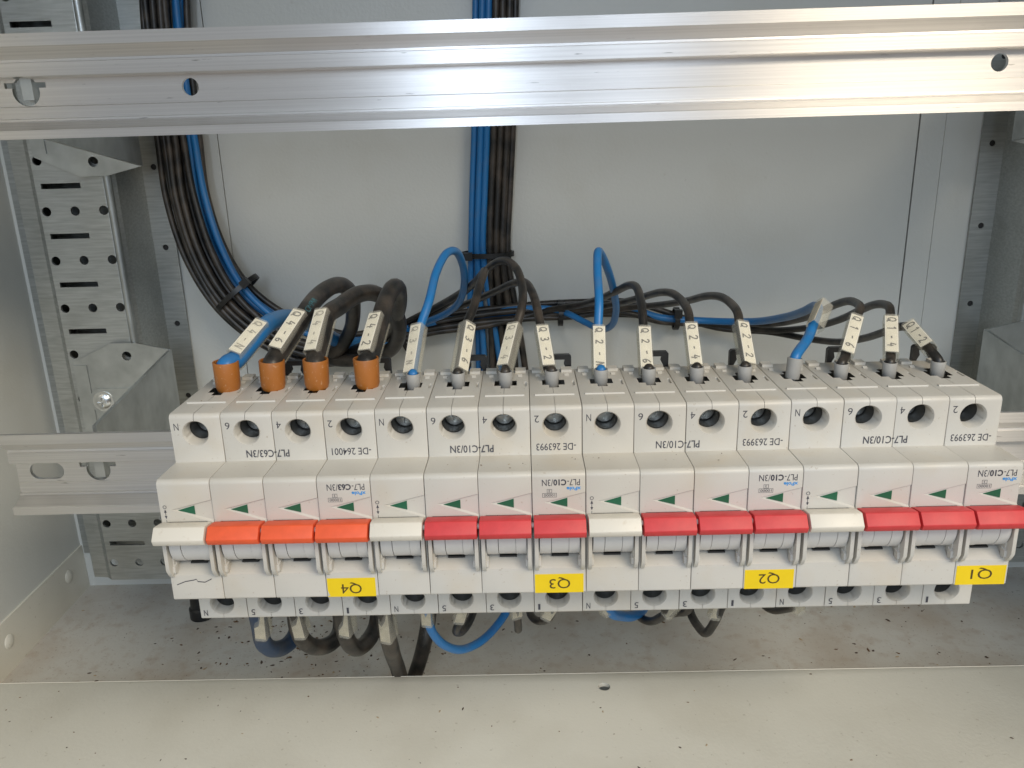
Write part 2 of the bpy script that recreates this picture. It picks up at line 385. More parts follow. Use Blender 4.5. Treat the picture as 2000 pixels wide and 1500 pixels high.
def bracket(mirror, zc, zr, flip, label):
    sx = (lambda x: 294.0 - x) if mirror else (lambda x: x)
    f = -1 if flip else 1
    o0 = Vector((sx(-66), 118, zc))
    root = empty('rail_bracket', o0); tag(root, label, 'bracket', 'steel brackets carrying the rails')
    Z = lambda z: z*f
    X = lambda x: sx(x)-o0.x
    yb = -0.6
    b = MB(); poly = [(-66, 20.2), (-83.5, 24.3), (-97, 24.5), (-118.5, 14.6), (-118.5, -24), (-112, -27), (-66, -27)]
    b.prism_y([(X(x), Z(z)) for x, z in poly], yb-1.3, yb)
    o = b.build('flange', M_galvd, root)
    c = MB(); c.cyl((X(-89.5), -6, Z(17.5)), (X(-89.5), 6, Z(17.5)), 2.5, n=20)
    c.cyl((X(-117)+0, -6, Z(-7)), (X(-117), 6, Z(-7)), 1.2, n=12)
    cut(o, [c])
    b = MB(); b.box(*sorted((X(-111.6), X(-118.6))), yb-2.0, yb-1.4, *sorted((Z(13), Z(-24)))); b.build('edge_plate', M_galvd, root)
    # raised pad and screw
    b = MB(); pts = [(X(-106)+7*math.cos(math.radians(a)), Z(-7)+7*math.sin(math.radians(a))) for a in range(90, 271, 15)]
    pts = [(X(-106) + (-1 if mirror else 1)*(px-X(-106)), pz) for px, pz in pts] + [(X(-84), Z(-7)-7), (X(-84), Z(-7)+7)]
    b.prism_y(pts, yb-2.4, yb-1.3); b.build('raised_pad', M_galvd, root)
    b = MB(); b.lathe((X(-105.5), yb-2.3, Z(-7)), (0, -1, 0), [(0, 5.6), (0.5, 5.6), (0.55, 4.2), (1.3, 4.1), (1.9, 3.2), (2.15, 1.6)], 24)
    s = b.build('screw', M_bright, root)
    c = MB(); c.box(X(-105.5)-2.4, X(-105.5)+2.4, -9, -3.6, Z(-7)-0.45, Z(-7)+0.45); c2 = MB(); c2.box(X(-105.5)-0.45, X(-105.5)+0.45, -9, -3.6, Z(-7)-2.4, Z(-7)+2.4)
    cut(s, [c, c2])
    # web running forward to the rail
    q = [(-66, 118, Z(20.2)), (-55, 10.5, zr-zc+Z(17)), (-55, 10.5, zr-zc-Z(17)), (-66, 118, Z(-27))]
    w1 = [Vector((X(x), y-118, z)) for x, y, z in q]; off = Vector((-1.6 if not mirror else 1.6, 0, 0))
    b = MB(); b.loft(w1, [p+off for p in w1]); b.build('web', M_galvd, root, 20)
    b = MB(); b.box(*sorted((X(-57), X(-53))), -111, -107.8, zr-zc-4.2, zr-zc+4.2); b.build('hook', M_galvd, root)
    return root
bracket(False, 0, 0, False, 'galvanised bracket behind the loaded rail on the lit strut')
bracket(False, 134.5, 147.4, True, 'galvanised bracket behind the empty upper rail on the lit strut')
bracket(True, 0, 0, False, 'galvanised bracket in shade beyond the Q1 end of the loaded rail')
bracket(True, 134.5, 147.4, True, 'galvanised bracket in shade behind the empty upper rail')

# ------------------------------------------------------------------ mounting rails
RAIL = [(0,17.5),(0,13.4),(0.5,13.0),(4.6,9.3),(4.4,8.5),(4,8.2),(4,3.8),(4.5,3.4),(8,3.0),(8,-6.2),(7.5,-6.6),(7.5,-10.5),(6.6,-10.8),(6.5,-11.4),(7.0,-11.8),(1.4,-14.2),(0.6,-14.0),(0,-14.5),(0,-17.5),
        (1.8,-17.5),(1.8,-15.9),(9.4,-12.2),(9.6,-6),(9.6,4.6),(6,5.4),(6,10.2),(1.8,14.6),(1.8,17.5)]
def rail(zc, x0, label):
    b = MB(); b.prism_x([(y, z) for y, z in RAIL], 0, 460-x0)
    o = b.build('mounting_rail', M_alu, None, 20, (x0, 0, zc))
    c = MB()
    keys = []
    c.cyl((-x0-56, -5, -1.2), (-x0-56, 15, -1.2), 5.0, n=22)           # cross-shaped punched opening
    c2 = MB(); c2.box(-x0-63.5, -x0-48.5, -5, 15, 0.0, 1.9)
    c3 = MB(); n = 10                                                    # long slot near the end
    loop = [(-x0-74+3.6*math.cos(math.radians(a)), -1.5+3.6*math.sin(math.radians(a))) for a in range(-90, 91, 18)] + [(-x0-81+3.6*math.cos(math.radians(a)), -1.5+3.6*math.sin(math.radians(a))) for a in range(90, 271, 18)]
    c3.prism_y(loop, -5, 15)
    c4 = MB()
    for xh in (3.5, 291.0): c4.cyl((xh-x0, -5, -1.2), (xh-x0, 15, -1.2), 3.05, n=28)
    cut(o, [c, c2, c3, c4], angle=20)
    return tag(o, label, 'rail', 'aluminium mounting rails')
rail(0, -90, 'aluminium mounting rail carrying the row of breakers')
rail(147.4, -90, 'empty aluminium mounting rail above the row of breakers')

# ------------------------------------------------------------------ circuit breakers
NOSE = lambda z: -61.0 - (23.2 - z) * 0.021                 # depth of the nose face at height z
SHY = -44.1
body_prof = [(1.5, 39.2)] + [(y, z) for y, z in arc(SHY+1.7, 38.3, 1.7, 90, 180)] + [(SHY, 22.6), (-59.2, 23.2)] \
    + arc(-59.2, 21.4, 1.8, 90, 178) + [(NOSE(-20.0), -20.0), (NOSE(-20)+0.6, -20.6), (SHY+0.6, -20.8), (-43.4, -39.4), (-42.9, -40), (1.5, -40)]
b = MB(); b.prism_x(body_prof, 0.10, 17.40)
housing = b.build('pole_housing', M_white, None, 30)
cs = []
c = MB(); c.cyl((8.5, -50, 33.1), (8.5, -18, 33.1), 4.05, n=32); cs.append(c)
c = MB(); c.cyl((8.5, -44.9, 33.1), (8.5, -43.2, 33.1), 5.0, 4.0, n=32); cs.append(c)
c = MB(); c.cyl((8.5, -50, -33.6), (8.5, -18, -33.6), 4.05, n=32); cs.append(c)
c = MB(); c.cyl((8.5, -44.4, -33.6), (8.5, -42.4, -33.6), 5.0, 4.0, n=32); cs.append(c)
c = MB(); c.prism_x([(-66, 8.6), (-52.5, 8.6), (-52.5, -8.6), (-57.2, -8.6), (-62.2, -11.4), (-66, -11.4)], 2.1, 15.4); cs.append(c)
def plus(x0):  # wire entry outline (x,y)
    return [(x0-4.1,-19.2),(x0-1.7,-19.2),(x0-1.7,-22.6),(x0+1.8,-22.6),(x0+1.8,-19.2),(x0+4.1,-19.2),(x0+4.1,-13.2),(x0+2.2,-13.2),(x0+2.2,-9.6),(x0-2.2,-9.6),(x0-2.2,-13.2),(x0-4.1,-13.2)]
def prism_z(mb, loop, z0, z1): mb.loft([(x, y, z0) for x, y in loop], [(x, y, z1) for x, y in loop])
c = MB(); prism_z(c, plus(8.9), 29, 45); cs.append(c)
c = MB(); prism_z(c, plus(8.9), -45, -29); cs.append(c)
c = MB(); c.box(15.7, 16.6, -20.5, -14.5, 38.6, 45); cs.append(c)
c = MB(); c.box(8.43, 8.57, -50, -22, 38.9, 45); c2 = MB(); c2.box(8.43, 8.57, -46, -43.75, 36.5, 42); c3 = MB(); c3.box(8.43, 8.57, -46, -42.6, -42, -37.2); cs += [c, c2, c3]
tri0 = [(3.6, 12.9), (18.2, 16.6), (18.2, 7.7)]; tri1 = [(4.6, 12.9), (18.2, 16.2), (18.2, 8.5)]
c = MB(); c.loft([(x, NOSE(z)-0.25, z) for x, z in tri0], [(x, NOSE(z)+0.6, z) for x, z in tri1]); cs.append(c)
cut(housing, cs, bevel=0.18, angle=30)
e = MB()
e.prism_x([(-32.2, 39.3), (-31.9, 40.25), (-31.0, 40.3), (-30.6, 39.3)], 1.9, 15.7)      # front rib on the top face
for x0, x1 in ((1.2, 5.2), (12.4, 16.4)): e.box(x0, x1, -3.2, 1.2, 38.8, 40.3)
for x0 in (2.6, 13.4): e.prism_x([(-9, 38.9), (-7, 40.0), (-5.6, 38.9)], x0, x0+1.6)
ear = [(-60.2, 8.2), (-63.2, 7.4), (-64.6, 5), (-64.9, -7.6), (-63.4, -10.4), (-61.7, -11.9), (-60.2, -11.9)]
for x0, x1 in ((0.55, 1.75), (15.75, 16.95)): e.prism_x(ear, x0, x1)
for x0, x1 in ((1.75, 2.6), (14.9, 15.75)): e.prism_x([(-60.2, -7), (-62.4, -7.6), (-62.6, -9.8), (-60.2, -11)], x0, x1)
join_mesh(housing, e, M_white)
ME_house = housing.data; bpy.data.objects.remove(housing)

def proto(fn):
    o = fn(); me = o.data; bpy.data.objects.remove(o); return me
def p_cap():
    b = MB(); b.prism_x([(-61.6, 8.6), (-63.4, 9.2), (-67.9, 10.1), (-68.4, 10.0), (-71.1, 6.8), (-71.1, 6.4), (-70.5, 4.9), (-70.1, 4.5), (-66.5, 3.2), (-62.0, 2.4)], 0.40, 17.05)
    o = b.build('toggle_cap', M_red, None, 30); q = o.modifiers.new('b', 'BEVEL'); q.width = 0.18*S; q.segments = 2; q.limit_method = 'ANGLE'; q.angle_limit = math.radians(25)
    apply_mods(o); o.data.polygons.foreach_set('use_smooth', [True]*len(o.data.polygons)); o.data.set_sharp_from_angle(angle=math.radians(40)); return o
CAPS = {}
me = proto(p_cap)
for k, mm in (('cream', M_cream), ('red', M_red), ('orange', M_orange)):
    CAPS[k] = me.copy(); CAPS[k].materials.clear(); CAPS[k].materials.append(mm)
def p_drum():
    b = MB()
    for x0, x1, r in ((2.25, 5.95, 8.5), (6.15, 11.75, 8.35), (11.85, 15.3, 8.5)):
        b.cyl((x0, -55.3, 0.6), (x1, -55.3, 0.6), r, n=48)
    return b.build('toggle_drum', M_drum, None, 40)
ME_drum = proto(p_drum)
def p_core():
    b = MB(); b.cyl((2.2, -55.3, 0.6), (15.35, -55.3, 0.6), 7.6, n=32); b.box(6.2, 11.9, -58.2, -56, -8.55, -8.0); return b.build('drum_gap', M_dark)
ME_core = proto(p_core)
def p_ind():
    b = MB(); b.loft([(x, NOSE(z)+0.38, z) for x, z in ((6.0, 12.5), (11.5, 14.1), (11.5, 11.0))], [(x, NOSE(z)+1.4, z) for x, z in ((6.0, 12.5), (11.5, 14.1), (11.5, 11.0))])
    return b.build('status_flag', M_green, None, 30)
ME_ind = proto(p_ind)
def p_screw(z):
    b = MB(); b.lathe((8.5, -30, z), (0, -1, 0), [(-0.5, 3.7), (2.0, 3.7), (2.5, 3.3)], 22)
    o = b.build('terminal_screw', M_screw, None, 30)
    c = MB(); c.box(5.6, 11.4, -34, -31.4, z-0.45, z+0.45); c2 = MB(); c2.box(8.05, 8.95, -34, -31.4, z-2.4, z+2.4); cut(o, [c, c2]); return o
ME_sc1 = proto(lambda: p_screw(33.1)); ME_sc2 = proto(lambda: p_screw(-33.6))
def p_well(z):
    b = MB(); b.cyl((8.5, -38.5, z), (8.5, -19, z), 3.98, n=28, caps=False); b.cyl((8.5, -38.5, z), (8.5, -19, z), 3.7, n=28, caps=False)
    return b.build('terminal_well', M_well, None, 30)
ME_w1 = proto(lambda: p_well(33.1)); ME_w2 = proto(lambda: p_well(-33.6))
def p_clip():   # black hooked end of the rail latch
    b = MB()
    b.prism_y([(0, 34), (0, 44.0), (0.8, 44.8), (8.2, 44.8), (9, 44.0), (9, 34), (7.3, 34), (7.3, 38.8), (6.2, 41.0), (6.6, 42.9), (2.4, 42.9), (2.8, 41.0), (1.7, 38.8), (1.7, 34)], 2.2, 4.4)
    return b.build('rail_clip', M_tie, None, 30)
ME_clip = proto(p_clip)

def circle_strip(mb, cx, cz, r, wd, y, n=20):
    for i in range(n):
        a0, a1 = 2*math.pi*i/n, 2*math.pi*(i+1)/n
        mb.add([(cx+r*math.cos(a0), y, cz+r*math.sin(a0)), (cx+r*math.cos(a1), y, cz+r*math.sin(a1)), (cx+(r-wd)*math.cos(a1), y, cz+(r-wd)*math.sin(a1)), (cx+(r-wd)*math.cos(a0), y, cz+(r-wd)*math.sin(a0))], [(0, 1, 2, 3)])
def flat(mb, x0, x1, z0, z1, y): mb.add([(x0, y, z0), (x1, y, z0), (x1, y, z1), (x0, y, z1)], [(0, 1, 2, 3)])
def frame_rect(mb, x0, x1, z0, z1, t, y):
    flat(mb, x0, x1, z0, z0+t, y); flat(mb, x0, x1, z1-t, z1, y); flat(mb, x0, x0+t, z0+t, z1-t, y); flat(mb, x1-t, x1, z0+t, z1-t, y)

def breaker(k, q, rating, order, capcol):
    root = empty('circuit_breaker', (70*k, 0, 0))
    colname = {'orange': 'orange', 'red': 'red'}[capcol]
    tag(root, 'four-pole white circuit breaker with %s toggles and yellow %s sticker' % (colname, q), 'circuit breaker', 'four-pole circuit breakers on the rail')
    for i in range(4):
        jx = random.uniform(-.04, .04)
        h = link('pole_housing', ME_house, root, (17.5*i+jx, random.uniform(-.12, .12), random.uniform(-.08, .08)))
        cap = link('toggle_cap', CAPS['cream' if i == 0 else capcol], h)
        cap['label'] = ('cream' if i == 0 else colname) + ' toggle cap'
        link('toggle_drum', ME_drum, h); link('drum_gap', ME_core, h); link('status_flag', ME_ind, h)
        link('terminal_screw', ME_sc1, h); link('terminal_screw', ME_sc2, h); link('terminal_well', ME_w1, h); link('terminal_well', ME_w2, h)
        p = MB(); y = SHY-0.03
        put_text(p, 'N642'[i], 1.4, 3.0, 34.3, 36.8, y); p.build('terminal_mark', M_ink, h); p = MB()
        put_text(p, 'N531'[i], 1.4, 2.8 if i < 3 else 2.2, -38.6, -36.2, -43.56); p.build('terminal_mark', M_ink, h); p = MB()
        if i == 0:
            Y = NOSE(11)-0.05
            circle_strip(p, 1.9, 14.0, 0.62, 0.16, Y)
            p.add([(1.9, Y, 13.2), (1.45, Y, 12.0), (2.35, Y, 12.0)], [(0, 1, 2)]); flat(p, 1.82, 1.98, 10.7, 12.0, Y)
            p.add([(1.9, Y, 9.7), (1.45, Y, 10.8), (2.35, Y, 10.8)], [(0, 1, 2)]); flat(p, 1.82, 1.98, 8.3, 9.4, Y)
        if i == 3:
            put_text(p, '-DE ' + order, 1.9, 15.4, 24.1, 26.7, y, bold=0.008); p.build('order_print', M_ink, h); p = MB()
            Y = NOSE(20)-0.04
            put_text(p, '/3N', 3.3, 6.9, 18.6, 20.9, Y); put_text(p, rating, 7.0, 11.2, 18.7, 20.9, Y, bold=0.035); put_text(p, 'PL7-', 11.5, 15.6, 18.7, 20.9, Y)
            frame_rect(p, 3.4, 8.0, 14.6, 16.1, 0.10, NOSE(15)-0.04); put_text(p, '10000', 3.9, 7.5, 14.9, 15.8, NOSE(15)-0.04)
            frame_rect(p, 4.9, 6.5, 16.15, 17.5, 0.10, NOSE(16.5)-0.04); put_text(p, '3', 5.45, 5.95, 16.45, 17.25, NOSE(16.5)-0.04)
            Y = NOSE(8)-0.05
            p.add([(11.6, Y, 8.35), (15.2, Y, 7.95), (15.2, Y, 8.07), (11.6, Y, 8.47)], [(0, 1, 2, 3)]); flat(p, 10.4, 11.5, 7.8, 8.15, Y)
        if i in (0, 3): p.build('print', M_ink, h)
        if i == 3:
            p = MB(); put_text(p, 'xPole', 11.3, 15.9, 16.9, 18.2, NOSE(17.5)-0.04, bold=0.03); p.build('brand_print', M_inkblue, h)
    p = MB(); put_text(p, 'PL7-' + rating + '/3N', 25.0, 39.8, 23.9, 26.6, SHY-0.16, bold=0.008); p.build('print', M_ink, root)
    # linkage pin joining the four toggles
    b = MB(); b.cyl((1.0, -66.5, 7.4), (69.0, -66.5, 7.4), 0.9, n=12); b.build('toggle_link', M_white, root)
    for xc in (27.5, 60.0): link('rail_clip', ME_clip, root, (xc, 0, random.uniform(-.3, .3)))
    # yellow sticker
    dx, tz = {'Q4': (0.1, 0.2), 'Q3': (0.1, 0.6), 'Q2': (0.2, 0.9), 'Q1': (0.3, 1.1)}[q]
    x0, x1, zb, zt = 52.7+dx, 69.0+dx, -20.3, -13.3
    s = MB(); s.loft([(x0, NOSE(zb)-0.10, zb), (x1, NOSE(zb)-0.14, zb), (x1, NOSE(zt)-0.14, zt), (x0, NOSE(zt)-0.10, zt)], [(x0, NOSE(zb)+0.05, zb), (x1, NOSE(zb)+0.05, zb), (x1, NOSE(zt)+0.05, zt), (x0, NOSE(zt)+0.05, zt)])
    st = s.build('sticker', M_yellow, root); st['label'] = 'yellow sticker reading %s' % q
    xc = 61.0 + dx + random.uniform(-.3, .3); zc = -17.1 + tz
    s = MB(); put_text(s, q, xc-3.5, xc+3.5, zc-2.25, zc+2.05, NOSE(zc)-0.20); s.build('sticker_print', M_stickink, st)
    return root
BR = [breaker(0, 'Q4', 'C63', '264001', 'orange'), breaker(1, 'Q3', 'C10', '263993', 'red'),
      breaker(2, 'Q2', 'C10', '263993', 'red'), breaker(3, 'Q1', 'C10', '263993', 'red')]
# pen scratch on the first breaker
b = MB(); pts = [(2.0, -14.6), (5, -13.4), (8, -12.9), (8.8, -12.6), (9.2, -13.5), (11.6, -13.8), (13.6, -12.8), (14.0, -12.6)]
for (xa, za), (xb, zb) in zip(pts[:-1], pts[1:]):
    b.add([(xa, NOSE(za)-0.18, za-0.13), (xb, NOSE(zb)-0.18, zb-0.13), (xb, NOSE(zb)-0.18, zb+0.17), (xa, NOSE(za)-0.18, za+0.17)], [(0, 1, 2, 3)])
b.build('pen_mark', M_pen, BR[0])

# ------------------------------------------------------------------ wires
def sleeve(parent, pb, pt, roll, wd, dp, txt, ink, length_extra=0.8):
    a = (pt-pb).normalized(); mid = (pb+pt)/2; v = (CAM-mid).normalized()
    n = (v - a*v.dot(a)).normalized(); n = Matrix.Rotation(math.radians(roll), 3, a) @ n; s = a.cross(n)
    L = (pt-pb).length
    h = wd/2+0.45
    def ring(o, inset, along):
        x0, x1, y0, y1 = -h+inset, h-inset, -dp+inset, 0.55-inset; r = min(1.1, h*0.5)
        if inset: r = max(0.3, r-inset)
        pts = []
        for cx, cy, a0 in ((x1-r, y1-r, 0), (x0+r, y1-r, 90), (x0+r, y0+r, 180), (x1-r, y0+r, 270)):
            for i in range(4):
                t = math.radians(a0 + 30*i); pts.append(o + a*along + s*(cx+r*math.cos(t)) + n*(cy+r*math.sin(t)))
        return pts
    b = MB(); N = 16; t = 0.35; l0, l1 = -length_extra, L+length_extra*0.6
    rings = [ring(pb, 0, l0), ring(pb, 0, l1), ring(pb, t, l1), ring(pb, t, l0)]
    vs = sum(rings, []); fs = []
    for k in range(4):
        for i in range(N): fs.append((k*N+i, k*N+(i+1) % N, ((k+1) % 4)*N+(i+1) % N, ((k+1) % 4)*N+i))
    b.add(vs, fs); sl = b.build('marker_sleeve', M_clear, parent, 40)
    b = MB(); e = 0.0; w2 = wd/2
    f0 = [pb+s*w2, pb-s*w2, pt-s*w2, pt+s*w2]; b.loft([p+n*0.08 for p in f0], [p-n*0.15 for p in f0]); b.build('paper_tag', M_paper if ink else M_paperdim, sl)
    if txt:
        b = MB(); size = wd*0.68; adv = (L-1.5)/(3.55*size)
        scribble(b, txt, pt - a*0.9 - s*(size*0.48) + n*0.1, -a, s, size, 0.52, adv); b.build('handwriting', ink, sl)
    return n, s, a
def wire(name, label, group, colour, r, path, sub=8, ferrule=None, sl=None, terminal=None, seg=12):
    """path: list of Vectors after the sleeve; sl: (pb, pt, roll, wd, dp, text, ink)"""
    pts = []
    if terminal is not None:
        t = Vector(terminal); base = t
    else: base = path[0]
    root = empty(name, base); tag(root, label, 'wire', group)
    loc = lambda p: p - base
    up = 1
    if terminal is not None:
        up = 1 if t.z > 0 else -1
        tl = (Vector(ferrule[2]) if ferrule and len(ferrule) > 2 else Vector((0, 0, 1)))*up
        pts.append(t + tl*1.0)
    if sl:
        pb, pt, roll, wd, dp, txt, ink = sl
        a = (pt-pb).normalized(); mid = (pb+pt)/2; v = (CAM-mid).normalized(); n = (v-a*v.dot(a)).normalized(); n = Matrix.Rotation(math.radians(roll), 3, a) @ n
        off = n*(-(dp-r-0.55))
        if terminal is not None: pts += [t + tl*3.0, t + tl*(8.6 if r > 2.5 else 4.2)]
        pts += [pb+off, (pb+pt)/2+off, pt+off]
    elif terminal is not None: pts.append(t + Vector((0, 0, 4.0*up)))
    pts += path
    P = catmull([loc(p) for p in pts], sub)
    b = MB(); b.tube(P, r, seg); b.build('insulation', M_blue if colour == 'blue' else M_black, root, 50)
    if 'Q4-6' in label:                        # faint teal lettering printed along the cable
        F = frames(P); tot = [0.0]
        for q0, q1 in zip(P[:-1], P[1:]): tot.append(tot[-1] + (q1-q0).length)
        mb = MB(); vs, fs = text_polys('KOMPREX'[1:5] + 'R', 0.0); h = 3.4; s0 = 34.0
        out = []
        for v in vs:
            d = s0 + v[0]*h; k = max(i for i in range(len(tot)) if tot[i] <= d); k = min(k, len(P)-2)
            f_ = (d-tot[k])/max(1e-6, tot[k+1]-tot[k]); c0 = P[k].lerp(P[k+1], f_); tt = F[1][k]
            vn = (CAM - (c0+base)).normalized(); vn = (vn - tt*vn.dot(tt)).normalized(); vb = vn.cross(tt)
            a_ = (v[1]*h - 1.2)/r
            out.append(c0 + (vn*math.cos(a_) + vb*math.sin(a_))*(r+0.06))
        mb.add(out, fs); mb.build('cable_print', M_teal, root)
    if sl: sleeve(root, loc(pb)+Vector((0,0,0)), loc(pt), roll, wd, dp, txt, ink) if False else sleeve_local(root, base, pb, pt, roll, wd, dp, txt, ink)
    if ferrule and terminal is not None:
        tilt = Vector(ferrule[2]) if len(ferrule) > 2 else Vector((0, 0, 1))
        b = MB()
        if ferrule[0] == 'brown':
            prof = [(-3.2, 1.6), (-1.4, 2.0), (-0.4, 3.9), (1.2, 4.45), (10.4, 4.7), (10.6, 4.6), (10.6, 4.1), (8.0, 4.0)]
        else:
            prof = [(-5, 1.4), (-2.4, 1.7), (-1.6, 2.35), (4.1, 2.62), (4.25, 2.52), (4.25, 2.2), (2.6, 2.0)]
        b.lathe(Vector((0, 0, 0)), tilt*up, prof, 24); b.build('ferrule', M_brown if ferrule[0] == 'brown' else M_ferrule, root, 40)
    return root
def sleeve_local(root, base, pb, pt, roll, wd, dp, txt, ink):
    before = set(root.children)
    sleeve(root, pb, pt, roll, wd, dp, txt, ink)
    for c in root.children:
        if c not in before:
            c.location = -base*S
def pp(*q): return [pix(*p) for p in q]

LBQ = [(308, -60, 143), (316, 60, 143), (345, 280, 142), (364, 390, 140), (402, 500, 136), (455, 585, 132), (530, 648, 130), (610, 682, 131), (690, 684, 133), (770, 664, 137), (850, 642, 141), (950, 626, 143), (1050, 616, 144), (1140, 614, 144), (1230, 618, 144)]
LB = pp(*LBQ)
OFFS = {'Q3-N': (9.4, -1.4), 'Q2-N': (8.6, 3.8), 'Q1-N': (6.2, 2.0), 'Q3-6': (-9.4, 0), 'Q3-4': (-6.2, -3.2), 'Q3-2': (-6.0, 3.0), 'Q2-6': (-2.8, -4.4), 'Q2-4': (-2.5, 0.5), 'Q2-2': (0.7, -4.4),
        'Q1-6': (1.6, 1.8), 'Q1-4': (4.6, -3.8), 'Q1-2': (11.6, 2.6)}
def along_bundle(q, last_px):
    P, T, U, V = frames(LB); up = Vector((0, 1, 0)); o, y = OFFS[q]; out = []
    ph = random.uniform(0, 6.28)
    for k in range(len(P)-1, -1, -1):
        if LBQ[k][0] > last_px - 55: continue
        side = T[k].cross(up).normalized(); f = 1.0 if k < 8 else 0.62
        out.append(P[k] + side*(o*f + 1.3*math.sin(ph + .8*k)) + up*(y*f + 0.7*math.cos(ph + .8*k)))
    return out
G_top = 'marked wires rising from the upper terminals'
TZ = 39.7; TY = -15.5
def term(i): return (17.5*i + 8.9 + {0: 2.3, 1: 1.5, 2: 0.3, 3: 1.6, 4: 1.0, 7: -0.5}.get(i, 0), TY, TZ)
def topwire(i, q, colour, ps, roll, path, thick=False, faint=False, tilt=None, ys=(-13, 2), txt=True):
    (ax, ay), (bx, by) = ps                       # paper strip: top and bottom pixel
    pt = pix(ax, ay, ys[1]); pb = pix(bx, by, ys[0])
    wd, dp, r = (4.8, 8.8, 3.6) if thick else (4.5, 5.2, 1.72)
    term_name = q.split('-')[1]
    lab = ('thick ' if thick else 'thin ') + colour + ' wire with marker %s on terminal %s of breaker %s' % (q, term_name, q.split('-')[0])
    fer = ('brown' if thick else 'grey', 0) + ((tilt,) if tilt else ())
    wire('marked_wire', lab, G_top, colour, r, pp(*path) + ([] if thick else along_bundle(q, path[-1][0])), 8, fer, (pb, pt, roll, wd, dp, q if txt else None, M_penfaint if faint else M_pen), term(i))
topwire(0, 'Q4-N', 'blue', ((510, 626), (458, 686)), -30, [(548, 622, 32), (590, 625, 65), (632, 650, 100), (668, 668, 122), (720, 672, 132), (790, 655, 138), (850, 628, 141)], True, True, (0.02, 0, 1))
topwire(1, 'Q4-6', 'black', ((584, 606), (537, 677)), -32, [(618, 582, 26), (645, 561, 42), (668, 557, 56), (684, 572, 70), (690, 605, 88), (682, 650, 108), (650, 690, 122), (600, 690, 130), (540, 655, 134)], True, False, (0.05, 0, 1))
topwire(2, 'Q4-4', 'black', ((626, 604), (605, 682)), -36, [(664, 598, 18), (700, 575, 34), (735, 574, 50), (766, 598, 64), (780, 640, 80), (766, 680, 98), (722, 700, 112), (660, 703, 122), (600, 690, 130)], True, True, (0.03, 0, 1))
topwire(3, 'Q4-2', 'black', ((732, 611), (711, 682)), -36, [(752, 592, 16), (768, 562, 30), (778, 566, 44), (778, 600, 62), (762, 640, 88), (730, 668, 110), (680, 690, 126), (620, 688, 134)], True, False)
topwire(4, 'Q3-N', 'blue', ((812, 634), (797, 725)), -38, [(838, 588, 12), (852, 532, 25), (872, 495, 38), (890, 491, 48), (903, 515, 60), (907, 550, 74), (898, 588, 92), (870, 613, 112), (830, 630, 128), (785, 650, 138)], False, True)
topwire(5, 'Q3-6', 'black', ((920, 632), (905, 720)), 36, [(925, 600, 12), (936, 560, 24), (946, 531, 36), (943, 534, 48), (925, 553, 72), (890, 578, 104), (840, 606, 128), (790, 632, 139)])
topwire(6, 'Q3-4', 'black', ((1001, 632), (981, 711)), -36, [(1019, 600, 10), (1020, 560, 22), (1008, 524, 34), (988, 509, 44), (965, 515, 56), (942, 537, 72), (905, 572, 102), (860, 602, 126), (800, 640, 139)], False, True)
topwire(7, 'Q3-2', 'black', ((1059, 636), (1072, 712)), 12, [(1050, 606, 12), (1040, 572, 24), (1026, 552, 38), (1004, 553, 54), (970, 568, 80), (925, 588, 110), (870, 610, 132), (810, 642, 141)])
topwire(8, 'Q2-N', 'blue', ((1170, 637), (1172, 727)), 8, [(1170, 590, 10), (1167, 530, 22), (1168, 492, 32), (1176, 500, 42), (1190, 535, 56), (1200, 575, 74), (1203, 610, 92), (1194, 636, 108), (1172, 643, 122), (1140, 628, 132), (1095, 607, 139), (1040, 602, 141)])
topwire(9, 'Q2-6', 'black', ((1259, 638), (1264, 720)), 10, [(1255, 612, 10), (1250, 580, 22), (1242, 560, 34), (1229, 557, 46), (1205, 568, 66), (1170, 584, 96), (1130, 596, 124), (1070, 606, 139)])
topwire(10, 'Q2-4', 'black', ((1350, 631), (1360, 711)), 12, [(1345, 612, 10), (1334, 590, 22), (1315, 574, 36), (1292, 571, 52), (1255, 580, 82), (1205, 593, 114), (1150, 603, 134), (1080, 614, 141)])
topwire(11, 'Q2-2', 'black', ((1452, 628), (1466, 708)), 34, [(1441, 612, 10), (1428, 593, 22), (1408, 580, 36), (1382, 578, 52), (1340, 588, 82), (1285, 596, 114), (1220, 602, 134), (1120, 618, 141)])
topwire(13, 'Q1-6', 'black', ((1675, 616), (1656, 686)), 10, [(1680, 603, 10), (1674, 593, 20), (1658, 588, 32), (1634, 594, 48), (1604, 608, 70), (1560, 624, 100), (1500, 633, 126), (1420, 628, 138), (1310, 622, 142)])
topwire(14, 'Q1-4', 'black', ((1741, 617), (1742, 686)), 8, [(1738, 603, 10), (1728, 595, 20), (1708, 595, 34), (1680, 606, 54), (1635, 626, 82), (1580, 640, 110), (1500, 645, 132), (1400, 634, 141), (1290, 628, 143)])
topwire(15, 'Q1-2', 'black', ((1773, 630), (1809, 671)), 8, [(1758, 638, 14), (1728, 648, 34), (1690, 660, 60), (1640, 668, 88), (1580, 662, 114), (1500, 648, 134), (1400, 640, 142)], False, False, None, (-11, 4))
